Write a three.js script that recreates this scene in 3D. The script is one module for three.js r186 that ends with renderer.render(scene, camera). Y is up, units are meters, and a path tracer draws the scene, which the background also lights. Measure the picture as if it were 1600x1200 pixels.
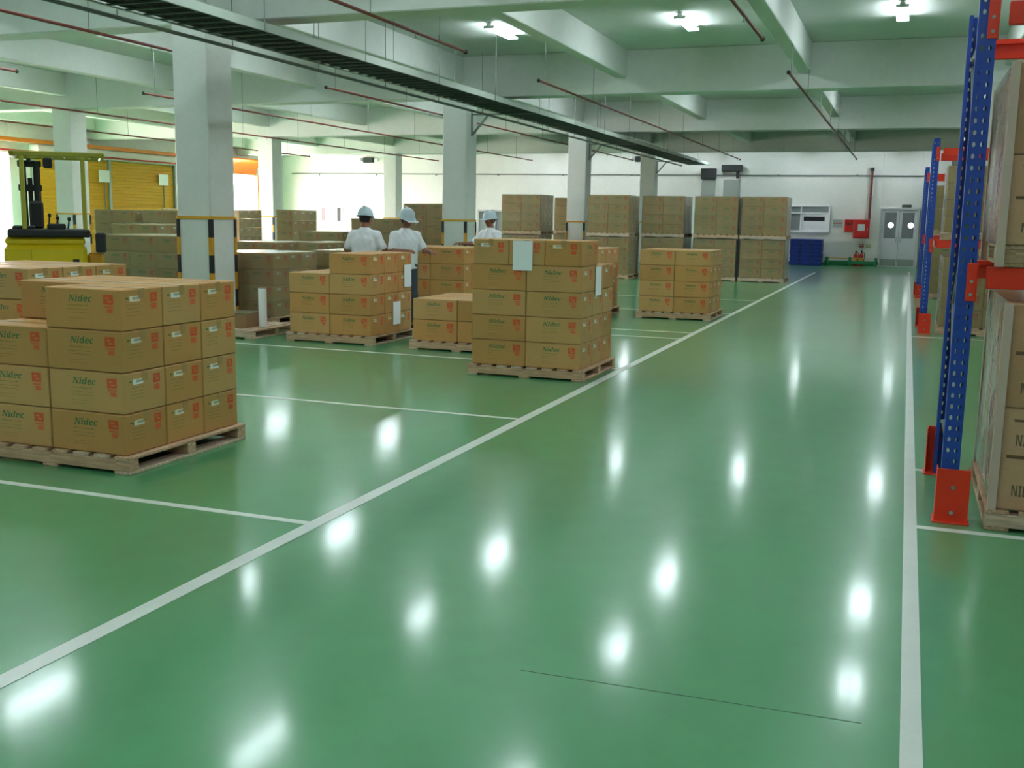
import * as THREE from 'three';
import { mergeGeometries } from 'three/addons/utils/BufferGeometryUtils.js';
import { RectAreaLightUniformsLib } from 'three/addons/lights/RectAreaLightUniformsLib.js';

// ---------------------------------------------------------------- camera, sky, exposure
const scene = new THREE.Scene();
const camera = new THREE.PerspectiveCamera(2 * Math.atan(600 / 1624.54) * 180 / Math.PI, 4 / 3, 0.1, 300);
camera.position.set(0, 1.6, 0);
camera.rotation.order = 'YXZ';
camera.rotation.set(-0.1575, 0.3581, 0.0167);
scene.background = new THREE.Color().setRGB(1.0, 0.93, 0.94);      // overcast daylight outside the loading doors
scene.backgroundIntensity = 19;
const renderer = new THREE.WebGLRenderer();
renderer.toneMapping = THREE.LinearToneMapping;
renderer.toneMappingExposure = 2.85;
renderer.shadowMap.enabled = true;
RectAreaLightUniformsLib.init();
const LAMP_POWER = 13;                                             // radiance of one fluorescent tube's light
const LAMP_COLOR = new THREE.Color().setRGB(0.89, 1.0, 1.08);

// ---------------------------------------------------------------- helpers
let seed = 12345;
const rnd = () => { seed = (seed * 1664525 + 1013904223) >>> 0; return seed / 4294967296; };
const jit = a => (rnd() - 0.5) * 2 * a;
const used = {};
function numbered(n) { const k = used[n] = (used[n] ?? -1) + 1; return k ? n + '_' + String(k).padStart(3, '0') : n; }
function finish(o) { o.traverse(c => { if (c.isMesh) { c.castShadow = true; c.receiveShadow = true; } }); return o; }
function thing(name, label, category, pos = [0, 0, 0], turn = 0, group) {
  const o = new THREE.Group(); o.name = numbered(name); o.position.set(...pos); o.rotation.y = turn;
  o.userData = { label, category }; if (group) o.userData.group = group; scene.add(o); return o;
}
function solo(name, label, category, geo, mat, pos = [0, 0, 0], group) {
  const o = new THREE.Mesh(geo, mat); o.name = numbered(name); o.position.set(...pos);
  o.userData = { label, category }; if (group) o.userData.group = group; scene.add(o); return o;
}
function part(parent, name, geo, mat, pos = [0, 0, 0], rot) {
  const o = new THREE.Mesh(geo, mat); o.name = name; o.position.set(...pos); if (rot) o.rotation.set(...rot); parent.add(o); return o;
}
function structure(name, label, category) {
  const o = new THREE.Group(); o.name = numbered(name); o.userData = { label, category, kind: 'structure' }; scene.add(o); return o;
}
// box with chamfered edges, uv in metres (or mapped by face)
const AX = [[0, 1, 2], [1, 2, 0], [2, 0, 1]];
function cbox(w, h, d, b = 0.004, faceUV) {
  const H = [w / 2, h / 2, d / 2], pos = [], uv = [];
  b = Math.min(b, H[0] * 0.8, H[1] * 0.8, H[2] * 0.8);
  const corner = (s, a) => { const p = [s[0] * (H[0] - b), s[1] * (H[1] - b), s[2] * (H[2] - b)]; p[a] = s[a] * H[a]; return p; };
  const put = (pts, a, s, plain) => {
    const n = [0, 0, 0]; const e1 = pts[1].map((v, i) => v - pts[0][i]), e2 = pts[2].map((v, i) => v - pts[0][i]);
    n[0] = e1[1] * e2[2] - e1[2] * e2[1]; n[1] = e1[2] * e2[0] - e1[0] * e2[2]; n[2] = e1[0] * e2[1] - e1[1] * e2[0];
    const c = pts.reduce((q, p) => q.map((v, i) => v + p[i]), [0, 0, 0]);
    if (n[0] * c[0] + n[1] * c[1] + n[2] * c[2] < 0) pts = pts.slice().reverse();
    for (let k = 1; k + 1 < pts.length; k++) for (const p of [pts[0], pts[k], pts[k + 1]]) {
      pos.push(...p);
      let u, v;
      if (a === 0) { u = -s * p[2]; v = p[1]; } else if (a === 2) { u = s * p[0]; v = p[1]; } else { u = p[0]; v = -s * p[2]; }
      if (faceUV) { const ext = a === 0 ? [d, h] : a === 2 ? [w, h] : [w, d]; const r = faceUV(plain ? 1 : a); uv.push(r[0] + (u / ext[0] + 0.5) * r[2], r[1] + (v / ext[1] + 0.5) * r[3]); }
      else uv.push(u, v);
    }
  };
  for (let a = 0; a < 3; a++) {
    const [, i, j] = AX[a];
    for (const s of [-1, 1]) {
      const q = [[-1, -1], [1, -1], [1, 1], [-1, 1]].map(([p, r]) => { const t = [0, 0, 0]; t[a] = s; t[i] = p; t[j] = r; return corner(t, a); });
      put(q, a, s, false);
    }
    for (const p of [-1, 1]) for (const r of [-1, 1]) {           // edges along axis a
      const t0 = [0, 0, 0], t1 = [0, 0, 0]; t0[a] = -1; t1[a] = 1; t0[i] = t1[i] = p; t0[j] = t1[j] = r;
      put([corner(t0, i), corner(t1, i), corner(t1, j), corner(t0, j)], i, p, true);
    }
  }
  for (const x of [-1, 1]) for (const y of [-1, 1]) for (const z of [-1, 1]) { const t = [x, y, z]; put([corner(t, 0), corner(t, 1), corner(t, 2)], 0, x, true); }
  const g = new THREE.BufferGeometry();
  g.setAttribute('position', new THREE.Float32BufferAttribute(pos, 3)); g.setAttribute('uv', new THREE.Float32BufferAttribute(uv, 2));
  g.computeVertexNormals(); return g;
}
const shift = (g, x, y, z) => { g.translate(x, y, z); return g; };
const bx = (w, h, d, x, y, z, b) => shift(cbox(w, h, d, b), x, y, z);
const plainG = g => { const q = g.index ? g.toNonIndexed() : g; for (const k of Object.keys(q.attributes)) if (!['position', 'normal', 'uv'].includes(k)) q.deleteAttribute(k); return q; };
const merge = list => mergeGeometries(list.map(plainG));
function bar(ax, ay, az, bx_, by, bz, r, seg = 8) {                  // round bar between two points
  const A = new THREE.Vector3(ax, ay, az), B = new THREE.Vector3(bx_, by, bz), L = A.distanceTo(B);
  const g = new THREE.CylinderGeometry(r, r, L, seg); g.applyQuaternion(new THREE.Quaternion().setFromUnitVectors(new THREE.Vector3(0, 1, 0), B.clone().sub(A).normalize()));
  g.translate((ax + bx_) / 2, (ay + by) / 2, (az + bz) / 2); return g;
}
function flat(ax, ay, az, bx_, by, bz, w, t) {                        // flat bar between two points
  const A = new THREE.Vector3(ax, ay, az), B = new THREE.Vector3(bx_, by, bz), L = A.distanceTo(B);
  const g = cbox(w, L, t, 0.003); g.applyQuaternion(new THREE.Quaternion().setFromUnitVectors(new THREE.Vector3(0, 1, 0), B.clone().sub(A).normalize()));
  g.translate((ax + bx_) / 2, (ay + by) / 2, (az + bz) / 2); return g;
}

// ---------------------------------------------------------------- textures and materials
function hash2(x, y, s) { let h = (x * 374761393 + y * 668265263 + s * 974634777) | 0; h = Math.imul(h ^ (h >>> 13), 1274126177); return ((h ^ (h >>> 16)) >>> 0) / 4294967296; }
function vnoise(x, y, per, s) {
  const xi = Math.floor(x), yi = Math.floor(y), fx = x - xi, fy = y - yi, m = v => ((v % per) + per) % per;
  const a = hash2(m(xi), m(yi), s), b = hash2(m(xi + 1), m(yi), s), c = hash2(m(xi), m(yi + 1), s), d = hash2(m(xi + 1), m(yi + 1), s);
  const u = fx * fx * (3 - 2 * fx), v = fy * fy * (3 - 2 * fy);
  return a + (b - a) * u + (c - a) * v + (a - b - c + d) * u * v;
}
function fbm(x, y, per, s, o = 4) { let t = 0, a = 0.5, n = 0; for (let k = 0; k < o; k++) { t += a * vnoise(x, y, per, s + k); n += a; x *= 2; y *= 2; per *= 2; a *= 0.5; } return t / n; }
function tex(size, fn, srgb = true) {
  const d = new Uint8Array(size * size * 4);
  for (let y = 0; y < size; y++) for (let x = 0; x < size; x++) { const c = fn(x / size, y / size); const i = 4 * (y * size + x); d[i] = c[0]; d[i + 1] = c[1]; d[i + 2] = c[2]; d[i + 3] = 255; }
  const t = new THREE.DataTexture(d, size, size); t.wrapS = t.wrapT = THREE.RepeatWrapping; t.magFilter = THREE.LinearFilter; t.minFilter = THREE.LinearMipmapLinearFilter; t.generateMipmaps = true;
  if (srgb) t.colorSpace = THREE.SRGBColorSpace; t.needsUpdate = true; return t;
}
const rep = (t, u, v = u) => { const c = t.clone(); c.repeat.set(u, v); c.needsUpdate = true; return c; };
const std = o => new THREE.MeshStandardMaterial(o);
const phys = o => new THREE.MeshPhysicalMaterial(o);

const paintTex = tex(256, (u, v) => { const n = fbm(u * 6, v * 6, 6, 3) - 0.5, f = fbm(u * 60, v * 60, 60, 9, 2) - 0.5, k = 234 + n * 12 + f * 6; return [k, k, k - 1]; });
const reliefTex = tex(256, (u, v) => { const k = 128 + (fbm(u * 32, v * 32, 32, 5) - 0.5) * 200; return [k, k, k]; }, false);
const M = {};
M.wall = std({ color: '#f2f4ef', map: rep(paintTex, 0.25), roughness: 0.65, bumpMap: rep(reliefTex, 0.5), bumpScale: 0.002 });
M.ceil = std({ color: '#e9efe9', map: rep(paintTex, 0.25), roughness: 0.75, bumpMap: rep(reliefTex, 0.5), bumpScale: 0.002 });
M.column = std({ color: '#eef1ed', map: rep(paintTex, 0.4), roughness: 0.5, bumpMap: rep(reliefTex, 0.5), bumpScale: 0.0015 });
const floorTex = tex(512, (u, v) => { const n = fbm(u * 4, v * 4, 4, 21) - 0.5, f = fbm(u * 40, v * 40, 40, 31, 3) - 0.5, k = 1 + n * 0.10 + f * 0.05; return [80 * k, 150 * k, 100 * k]; });
const floorBump = tex(512, (u, v) => { const k = 255 * (0.75 * fbm(u * 10, v * 10, 10, 41, 3) + 0.25 * fbm(u * 80, v * 80, 80, 51, 2)); return [k, k, k]; }, false);
M.floor = phys({ map: rep(floorTex, 0.2), roughness: 0.3, ior: 1.5, specularIntensity: 0.5, clearcoat: 0.65, clearcoatRoughness: 0.11, bumpMap: rep(floorBump, 0.5), bumpScale: 0.00012 });
M.line = phys({ color: '#e4ebe2', map: rep(paintTex, 1), roughness: 0.3 });
M.steelGrey = std({ color: '#7d8480', metalness: 0.6, roughness: 0.5 });
M.galv = std({ color: '#9aa39c', metalness: 0.4, roughness: 0.5 });
M.darkSteel = std({ color: '#2c302f', metalness: 0.3, roughness: 0.6 });
M.black = std({ color: '#16181a', roughness: 0.6 });
M.rubber = std({ color: '#1b1b1b', roughness: 0.85 });
M.cable = std({ color: '#1d2320', roughness: 0.75 });
M.pipe = std({ color: '#7a3a30', roughness: 0.5 });
M.redPaint = std({ color: '#c0201c', roughness: 0.4 });
M.blueRack = std({ color: '#2046a6', roughness: 0.4 });
M.orange = std({ color: '#ea3414', roughness: 0.42 });
M.white = std({ color: '#eef0f0', roughness: 0.5 });
M.paper = std({ color: '#f3f5f7', roughness: 0.8 });
M.glassy = phys({ color: '#eef4f2', transmission: 1, thickness: 0, roughness: 0.03, ior: 1.5 });
M.yellowHaz = std({ color: '#dba11c', roughness: 0.5 });
M.tube = std({ color: '#ffffff', emissive: LAMP_COLOR, emissiveIntensity: 17, roughness: 0.4 });
M.fitting = std({ color: '#dfe4e0', roughness: 0.45 });
const film = (c, r, t = 0.97) => phys({ color: c, transmission: t, thickness: 0, roughness: r, ior: 1.45, bumpMap: rep(reliefTex, 1.3), bumpScale: 0.006 });
M.film = film('#eef2ee', 0.13); M.filmDense = film('#dfe4d6', 0.2, 0.89);
const woodTex = tex(256, (u, v) => { const g = fbm(u * 3, v * 40, 40, 61, 4), k = fbm(u * 6, v * 6, 6, 62); const t = 0.82 + 0.3 * (g - 0.5) + 0.18 * (k - 0.5); return [236 * t, 208 * t, 178 * t]; });
M.wood = [['#ffffff', 1.6], ['#f1e2d0', 1.9], ['#ffece0', 1.3]].map(([c, r]) => { const m = rep(woodTex, r, r); return std({ color: c, map: m, roughness: 0.8, bumpMap: m, bumpScale: 0.0015 }); });
const woodTexT = woodTex.clone(); woodTexT.rotation = Math.PI / 2; woodTexT.repeat.set(1.6, 1.6); woodTexT.needsUpdate = true;
M.woodZ = ['#ffffff', '#efe0ce', '#fdeadb'].map(c => std({ color: c, map: woodTexT, roughness: 0.8 }));

// ---------------------------------------------------------------- the building shell
const XL = -28, XR = 12, ZF = -43.3, ZN = 8, HC = 5.05, HS = 4.18, HB = 4.5;
const GIRDERS = [5.54, -3.53, -12.6, -21.67, -30.74, -39.81];
const BEAMS = []; for (let k = -7; k <= 3; k++) BEAMS.push(-2.1 + 3.65 * k);
{
  const f = structure('floor', 'glossy green epoxy warehouse floor', 'floor');
  const g = new THREE.PlaneGeometry(XR - XL + 0.6, ZN - ZF + 0.6, 1, 1); g.rotateX(-Math.PI / 2);
  const uv = g.attributes.uv; for (let i = 0; i < uv.count; i++) uv.setXY(i, uv.getX(i) * 40.6, uv.getY(i) * 51.9);
  part(f, 'floor_surface', g, M.floor, [(XL + XR) / 2, 0, (ZN + ZF) / 2]);
  part(f, 'floor_slab', cbox(XR - XL + 0.6, 0.2, ZN - ZF + 0.6, 0.01), M.wall, [(XL + XR) / 2, -0.103, (ZN + ZF) / 2]);
  const line = (x0, x1, z0, z1) => part(f, 'painted_line', cbox(Math.abs(x1 - x0), 0.003, Math.abs(z1 - z0), 0.001), M.line, [(x0 + x1) / 2, 0.001, (z0 + z1) / 2]);
  part(f, 'floor_joint', flat(-1.19, 0.0006, -3.32, -0.03, 0.0006, -3.37, 0.001, 0.004), std({ color: '#4a6a54', roughness: 0.7 }));
  line(-2.85, -2.765, 1, -36); line(0.088, 0.155, 1, -39);
  for (const z of [-4.58, -7.76, -10.94, -14.2, -15.05, -18.6, -22.0]) line(-15, -2.85, z - 0.027, z + 0.027);
  line(0.155, 8, -5.86, -5.8); line(0.155, 8, -7.27, -7.22); line(0.155, 8, -16.2, -16.15);
}
{
  const c = structure('ceiling', 'white painted concrete ceiling with deep beams', 'ceiling');
  part(c, 'slab', cbox(XR - XL + 0.6, 0.2, ZN - ZF + 0.6, 0.01), M.ceil, [(XL + XR) / 2, HC + 0.1, (ZN + ZF) / 2]);
  for (const z of GIRDERS) part(c, 'girder', cbox(XR - XL, HC - HS, 0.45, 0.015), M.ceil, [(XL + XR) / 2, (HC + HS) / 2, z]);
  const zs = [ZN, ...GIRDERS, ZF];
  for (const x of BEAMS) if (x > XL + 0.3) for (let i = 0; i + 1 < zs.length; i++) {
    const a = zs[i] - (i ? 0.225 : 0), b = zs[i + 1] + (i + 2 < zs.length ? 0.225 : 0);
    part(c, 'beam', cbox(0.25, HC - HB, a - b, 0.012), M.ceil, [x, (HC + HB) / 2, (a + b) / 2]);
  }
}
{
  // left wall with loading openings: [z from, z to, sill, head]
  const w = structure('wall_left', 'white left wall with loading openings to daylight', 'wall');
  const openings = [[-20.5, -27.0, 3.5], [-37.2, -41.0, 3.55]];
  let z = ZN;
  for (const [a, b, h] of openings) {
    part(w, 'wall_panel', cbox(0.3, HC, z - a, 0.01), M.wall, [XL - 0.15, HC / 2, (z + a) / 2]);
    part(w, 'wall_panel', cbox(0.3, HC - h, a - b, 0.01), M.wall, [XL - 0.15, (HC + h) / 2, (a + b) / 2]); z = b;
  }
  part(w, 'wall_panel', cbox(0.3, HC, z - ZF + 0.3, 0.01), M.wall, [XL - 0.15, HC / 2, (z + ZF - 0.3) / 2]);
  const b = structure('wall_back', 'white far wall of the warehouse', 'wall');
  const dl = -1.06, dr = 0.36, dh = 2.27;                             // opening of the double doors
  part(b, 'wall_panel', cbox(dl - XL, HC, 0.3, 0.01), M.wall, [(XL + dl) / 2, HC / 2, ZF - 0.15]);
  part(b, 'wall_panel', cbox(XR - dr, HC, 0.3, 0.01), M.wall, [(XR + dr) / 2, HC / 2, ZF - 0.15]);
  part(b, 'wall_panel', cbox(dr - dl, HC - dh, 0.3, 0.01), M.wall, [(dl + dr) / 2, (HC + dh) / 2, ZF - 0.15]);
  // passage behind the doors
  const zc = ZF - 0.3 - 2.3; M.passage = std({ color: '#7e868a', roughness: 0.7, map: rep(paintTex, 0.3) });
  part(b, 'passage_side', cbox(0.15, 2.7, 4.6, 0.01), M.passage, [dl - 0.475, 1.35, zc]); part(b, 'passage_side', cbox(0.15, 2.7, 4.6, 0.01), M.passage, [dr + 0.475, 1.35, zc]);
  part(b, 'passage_end', cbox(2.7, 2.7, 0.15, 0.01), M.passage, [(dl + dr) / 2, 1.35, ZF - 4.97]); part(b, 'passage_roof', cbox(2.7, 0.15, 4.9, 0.01), M.passage, [(dl + dr) / 2, 2.775, zc]); part(b, 'passage_floor', cbox(2.7, 0.1, 4.6, 0.01), M.doorSill = std({ color: '#7d8a84', roughness: 0.5 }), [(dl + dr) / 2, -0.06, zc - 0.3]);
  const r = structure('wall_right', 'white wall behind the pallet racks', 'wall');
  part(r, 'wall_panel', cbox(0.3, HC, ZN - ZF + 0.6, 0.01), M.wall, [XR + 0.15, HC / 2, (ZN + ZF) / 2]);
  const n = structure('wall_front', 'white wall behind the viewer', 'wall');
  part(n, 'wall_panel', cbox(XR - XL, HC, 0.3, 0.01), M.wall, [(XL + XR) / 2, HC / 2, ZN + 0.15]);
}
// ---------------------------------------------------------------- columns with hazard corner guards
function cornerGuard(sx, sz) {
  const gs = [], col = [], n = 6, H = 1.5, h = H / n, black = [0.012, 0.012, 0.014], yel = [0.62, 0.30, 0.012];
  for (let i = 0; i < n; i++) {
    const c = (n - 1 - i) % 2 ? yel : black, list = [bx(0.055, h, 0.014, -sx * 0.0275 + sx * 0.012, h * (i + 0.5), sz * 0.007, 0.002), bx(0.014, h, 0.055, sx * 0.007, h * (i + 0.5), -sz * 0.0275 + sz * 0.012, 0.002)];
    for (const g of list) { gs.push(g); for (let k = 0; k < g.attributes.position.count; k++) col.push(...c); }
  }
  const g = merge(gs); g.setAttribute('color', new THREE.Float32BufferAttribute(col, 3)); return g;
}
M.hazard = std({ vertexColors: true, roughness: 0.55 });
const guardGeo = [[-1, -1], [-1, 1], [1, -1], [1, 1]].map(([a, b]) => [a, b, cornerGuard(a, b)]);
const colGeo = cbox(0.57, HS, 0.57, 0.012), bandGeo = merge([bx(0.6, 0.04, 0.015, 0, 0, 0.29, 0.003), bx(0.6, 0.04, 0.015, 0, 0, -0.29, 0.003), bx(0.015, 0.04, 0.6, 0.29, 0, 0, 0.003), bx(0.015, 0.04, 0.6, -0.29, 0, 0, 0.003)]);
function column(x, z, label, grp) {
  const o = thing('column', label, 'column', [x, 0, z], 0, grp); o.userData.kind = 'structure';
  part(o, 'shaft', colGeo, M.column, [0, HS / 2, 0]);
  part(o, 'yellow_band', bandGeo, M.yellowHaz, [0, 1.545, 0]);
  for (const [a, b, g] of guardGeo) part(o, 'corner_guard', g, M.hazard, [a * 0.285, 0.02, b * 0.285]);
}
column(-9.44, -12.6, 'large white square column with black and yellow corner guards, closest to viewer');
column(-9.44, -21.67, 'white square column beside the lone worker behind the central pallet');
column(-9.44, -30.74, 'white square column standing among tall double-stacked wrapped loads');
column(-9.44, -39.81, 'grey shaded column near the far wall under the cable tray end');
column(-20.39, -21.67, 'white square column seen through the yellow truck overhead guard');
column(-20.39, -30.74, 'white square column left of the bright far corner, by daylight doorway');
column(-20.39, -39.81, 'shaded column in front of the bright far wall behind two workers');
column(1.51, -30.74, 'white column half hidden behind the blue rack uprights');
column(1.51, -21.67, 'white column behind the nearest rack load', 'columns behind the racks');
column(1.51, -12.6, 'white column behind the nearest rack load', 'columns behind the racks');
column(1.51, -39.81, 'white column at the far end behind the last rack');

// ---------------------------------------------------------------- fluorescent battens
const tubeGeo = shift(new THREE.CylinderGeometry(0.016, 0.016, 1.18, 8).rotateX(Math.PI / 2), 0, 0, 0);
const housingGeo = merge([bx(0.09, 0.06, 1.24, 0, 0.03, 0, 0.006), bx(0.16, 0.012, 1.22, 0, 0.066, 0, 0.004)]);
const holderGeo = bx(0.2, 0.05, 0.022, 0, 0, 0, 0.004);
function lamp(x, z, label, grp, drop = 0) {
  const o = thing('fluorescent_lamp', label, 'ceiling lamp', [x, HC - 0.075 - drop, z], 0, grp);
  if (drop) for (const s of [-0.4, 0.4]) part(o, 'hanger_rod', bar(0, 0.07, s, 0, drop + 0.075, s, 0.006, 6), M.steelGrey);
  part(o, 'housing', housingGeo, M.fitting);
  for (const s of [-1, 1]) {
    part(o, 'tube', tubeGeo, M.tube, [s * 0.075, -0.01, 0]);
    part(o, 'tube_holder', holderGeo, M.fitting, [0, -0.005, s * 0.605]);
    const l = new THREE.RectAreaLight(LAMP_COLOR, LAMP_POWER, 0.06, 1.18);
    l.name = 'tube_light'; l.up.set(0, 0, 1);
    l.position.set(s * 0.105, -0.03, 0); o.add(l);
    l.rotation.set(-Math.PI / 2, s * 0.87, 0, 'ZXY');
    l.rotation.set(0, 0, 0); l.quaternion.setFromUnitVectors(new THREE.Vector3(0, 0, -1), new THREE.Vector3(s * 0.72, -0.69, 0).normalize());
    // keep the long side of the light along the tube
    const zA = new THREE.Vector3(-s * 0.72, 0.69, 0).normalize(), yA = new THREE.Vector3(0, 0, 1), xA = yA.clone().cross(zA);
    l.quaternion.setFromRotationMatrix(new THREE.Matrix4().makeBasis(xA, yA, zA));
  }
}
const lampX = [-0.33, -3.82, -7.25, -10.75, -14.3, -18.2];
const seen = { '-0.33|-18.5': 'lit twin-tube ceiling lamp nearest the blue rack, top right', '-3.82|-18.5': 'lit twin-tube ceiling lamp, middle of the three glowing ones', '-7.25|-18.5': 'lit twin-tube ceiling lamp between cable tray and left ceiling beam', '-10.75|-18.5': 'lit fluorescent tube seen just above the cable tray' };
for (const z of [3.2, -1.2, -6, -10.3, -14.8, -18.5, -24.1, -27.5, -41.8]) for (const x of [...lampX, 3.2]) {
  if (z === -41.8 && (x > 0 || x < -15)) continue;
  if (x > 3 && z < -29) continue;
  const k = x + '|' + z;
  lamp(x, z, seen[k] ?? (z === -41.8 ? 'twin-tube lamp above the far wall behind the last girder' : 'twin-tube ceiling lamp hidden by a girder or out of view'), 'twin-tube ceiling lamps', z === -41.8 ? 0.6 : 0);
}

// ---------------------------------------------------------------- cartons
function cartonTexture(base, draw) {
  const c = document.createElement('canvas'); c.width = 1024; c.height = 512; const g = c.getContext('2d');
  g.fillStyle = base; g.fillRect(0, 0, 1024, 512);
  for (let i = 0; i < 5200; i++) { const l = rnd(); g.fillStyle = l < 0.5 ? 'rgba(120,86,46,0.08)' : 'rgba(222,186,136,0.09)'; g.fillRect(rnd() * 1024, rnd() * 512, 3 + rnd() * 26, 1.5); }
  draw(g);
  const t = new THREE.CanvasTexture(c); t.colorSpace = THREE.SRGBColorSpace; t.anisotropy = 4; return t;
}
const smallPrint = (g, x, y, w, rows, step, col) => { g.fillStyle = col; for (let r = 0; r < rows; r++) { let q = x + rnd() * 8; while (q < x + w) { const l = 5 + rnd() * 16; g.fillRect(q, y + r * step, Math.min(l, x + w - q), 4); q += l + 4; } } };
const nidec = cartonTexture('#c0945a', g => {
  // long side: region 0,0 .. 512,256
  g.fillStyle = '#1d6b3c'; g.font = 'italic bold 56px serif'; g.fillText('Nidec', 158, 82);
  smallPrint(g, 150, 104, 150, 1, 18, 'rgba(60,100,50,0.75)'); smallPrint(g, 150, 130, 150, 2, 20, 'rgba(90,96,46,0.6)');
  smallPrint(g, 150, 186, 120, 2, 18, 'rgba(110,96,50,0.45)');
  g.fillStyle = '#d4572e'; g.fillRect(398, 34, 66, 60); g.fillStyle = '#c0945a'; g.fillRect(412, 50, 22, 9); g.fillRect(424, 70, 28, 9);
  g.fillStyle = '#d8663a'; g.fillRect(402, 102, 60, 12); g.fillRect(420, 120, 40, 26);
  // short side: region 512,0 .. 896,256
  g.fillStyle = '#eef0ea'; g.fillRect(594, 44, 92, 34); g.fillStyle = '#50544e'; for (let i = 0; i < 16; i++) g.fillRect(620 + i * 4, 50, 1 + (i * 7) % 3, 16);
  g.fillStyle = 'rgba(40,100,56,0.8)'; g.fillRect(556, 52, 26, 10); smallPrint(g, 560, 96, 130, 4, 22, 'rgba(70,100,50,0.5)');
  g.fillStyle = '#d4572e'; g.fillRect(780, 30, 66, 58); g.fillStyle = '#c0945a'; g.fillRect(796, 44, 24, 8); g.fillRect(806, 62, 26, 8); g.fillStyle = '#d8663a'; g.fillRect(786, 98, 54, 36);
});
const bigPrint = cartonTexture('#e6ab86', g => {
  g.fillStyle = '#6b5436'; g.font = 'bold 40px sans-serif'; g.fillText('NIDEC', 70, 92); g.fillText('NIDEC', 70, 220);
  g.fillStyle = '#76492a'; g.fillRect(40, 116, 440, 9); g.fillRect(60, 26, 300, 6);
  g.fillText('NIDEC', 560, 140); smallPrint(g, 560, 160, 200, 3, 18, 'rgba(90,70,46,0.7)');
});
// faces: x sides = short side, z sides = long side, y = plain
const faceRects = a => a === 2 ? [0, 0.5, 0.5, 0.5] : a === 0 ? [0.5, 0.5, 0.375, 0.5] : [0.02, 0.02, 0.44, 0.44];
const faceRectsTurned = a => a === 0 ? [0, 0.5, 0.5, 0.5] : a === 2 ? [0.5, 0.5, 0.375, 0.5] : [0.02, 0.02, 0.44, 0.44];
const CL = 0.59, CH = 0.257, CW = 0.385;
const cartonGeo = cbox(CL - 0.006, CH - 0.004, CW - 0.006, 0.006, faceRects);
const cartonTurned = cbox(CW - 0.006, CH - 0.004, CL - 0.006, 0.006, faceRectsTurned);
M.carton = ['#ffffff', '#f3ead8', '#fff2de'].map(c => std({ color: c, map: nidec, roughness: 0.55 }));
M.cartonBig = ['#ffffff', '#f2e8da'].map(c => std({ color: c, map: bigPrint, roughness: 0.75 }));
M.tape = std({ color: '#a98450', roughness: 0.3 });
const tapeGeo = merge([bx(CL - 0.004, 0.002, 0.05, 0, CH / 2 - 0.0015, 0, 0.0006), bx(0.002, 0.06, 0.05, CL / 2 - 0.0025, CH / 2 - 0.031, 0, 0.0006), bx(0.002, 0.06, 0.05, -CL / 2 + 0.0025, CH / 2 - 0.031, 0, 0.0006)]);
const tapeTurned = tapeGeo.clone().rotateY(Math.PI / 2);

// ---------------------------------------------------------------- pallets
const PH = 0.112;
const palletGeo = {};
function pallet(x, z, y, label, w = 1.26, d = 1.2) {                   // centre x, z
  const o = thing('wooden_pallet', label, 'pallet', [x, y, z]);
  const key = w + '|' + d; palletGeo[key] ??= { s: cbox(w, 0.072, 0.085, 0.004), t: cbox(0.115, 0.02, d, 0.003), b: cbox(0.12, 0.02, d, 0.003) };
  const G = palletGeo[key];
  for (const s of [-1, 0, 1]) { part(o, 'stringer', G.s, M.wood[(s + 1 + Math.floor(rnd() * 3)) % 3], [0, 0.056, s * (d / 2 - 0.0425)]); part(o, 'bottom_board', G.b, M.woodZ[Math.floor(rnd() * 3)], [s * (w / 2 - 0.06), 0.01, 0]); }
  for (let i = 0; i < 8; i++) part(o, 'deck_board', G.t, M.woodZ[Math.floor(rnd() * 3)], [-w / 2 + 0.0575 + i * (w - 0.115) / 7, 0.102, 0]);
  return o;
}
const layerWord = ['bottom', 'second', 'third', 'fourth', 'fifth'];
function cartonAt(x, y, z, label, grp, turned) {
  const k = Math.floor(rnd() * 3);
  const o = thing('carton', label, 'box', [x, y, z], jit(0.003), grp);
  part(o, 'box_body', turned ? cartonTurned : cartonGeo, M.carton[k], [0, CH / 2, 0]);
  part(o, 'packing_tape', turned ? tapeTurned : tapeGeo, M.tape, [0, CH / 2, 0]);
  return o;
}
// loose stack: xr = right edge, zf = front edge, high(ix, iz) = layers at that place
function stack(xr, zf, nx, nz, high, desc, opt = {}) {
  const w = nx * CL, d = nz * CW, base = PH;
  pallet(xr - w / 2, zf - d / 2, 0, 'wooden pallet under the ' + desc, Math.max(w + 0.08, 1.26), d + 0.05);
  for (let ix = 0; ix < nx; ix++) for (let iz = 0; iz < nz; iz++) for (let l = 0; l < high(ix, iz); l++) {
    const col = nx === 1 ? '' : ix === nx - 1 ? ', right column' : ', left column', row = ['front row', 'middle row', 'rear row'][iz], top = l === high(ix, iz) - 1 ? 'top' : layerWord[l];
    cartonAt(xr - (nx - ix - 0.5) * CL + jit(0.0015), base + l * CH, zf - (iz + 0.5) * CW + jit(0.0015), `brown carton, ${top} layer, ${row}${col}, of the ${desc}`, 'cartons of the ' + desc);
  }
}
stack(-4.41, -5.03, 2, 3, (ix, iz) => (ix === 0 && iz === 0) ? 3 : 4, 'nearest stack at left edge');
stack(-6.62, -6.5, 2, 3, () => 4, 'stack behind the nearest one');
stack(-6.2, -11.5, 2, 3, ix => ix ? 4 : 3, 'stack in front of two workers');
stack(-4.42, -11.46, 2, 3, () => 2, 'low two-layer stack');
stack(-6.44, -15.0, 2, 3, () => 4, 'stack left of the lone worker');
stack(-4.72, -16.7, 2, 3, () => 4, 'stack right behind central pallet');
stack(-2.97, -17.06, 2, 3, () => 4, 'four-layer stack near the aisle line');
stack(-2.97, -9.87, 2, 3, () => 4, 'large central stack by the aisle');
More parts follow.
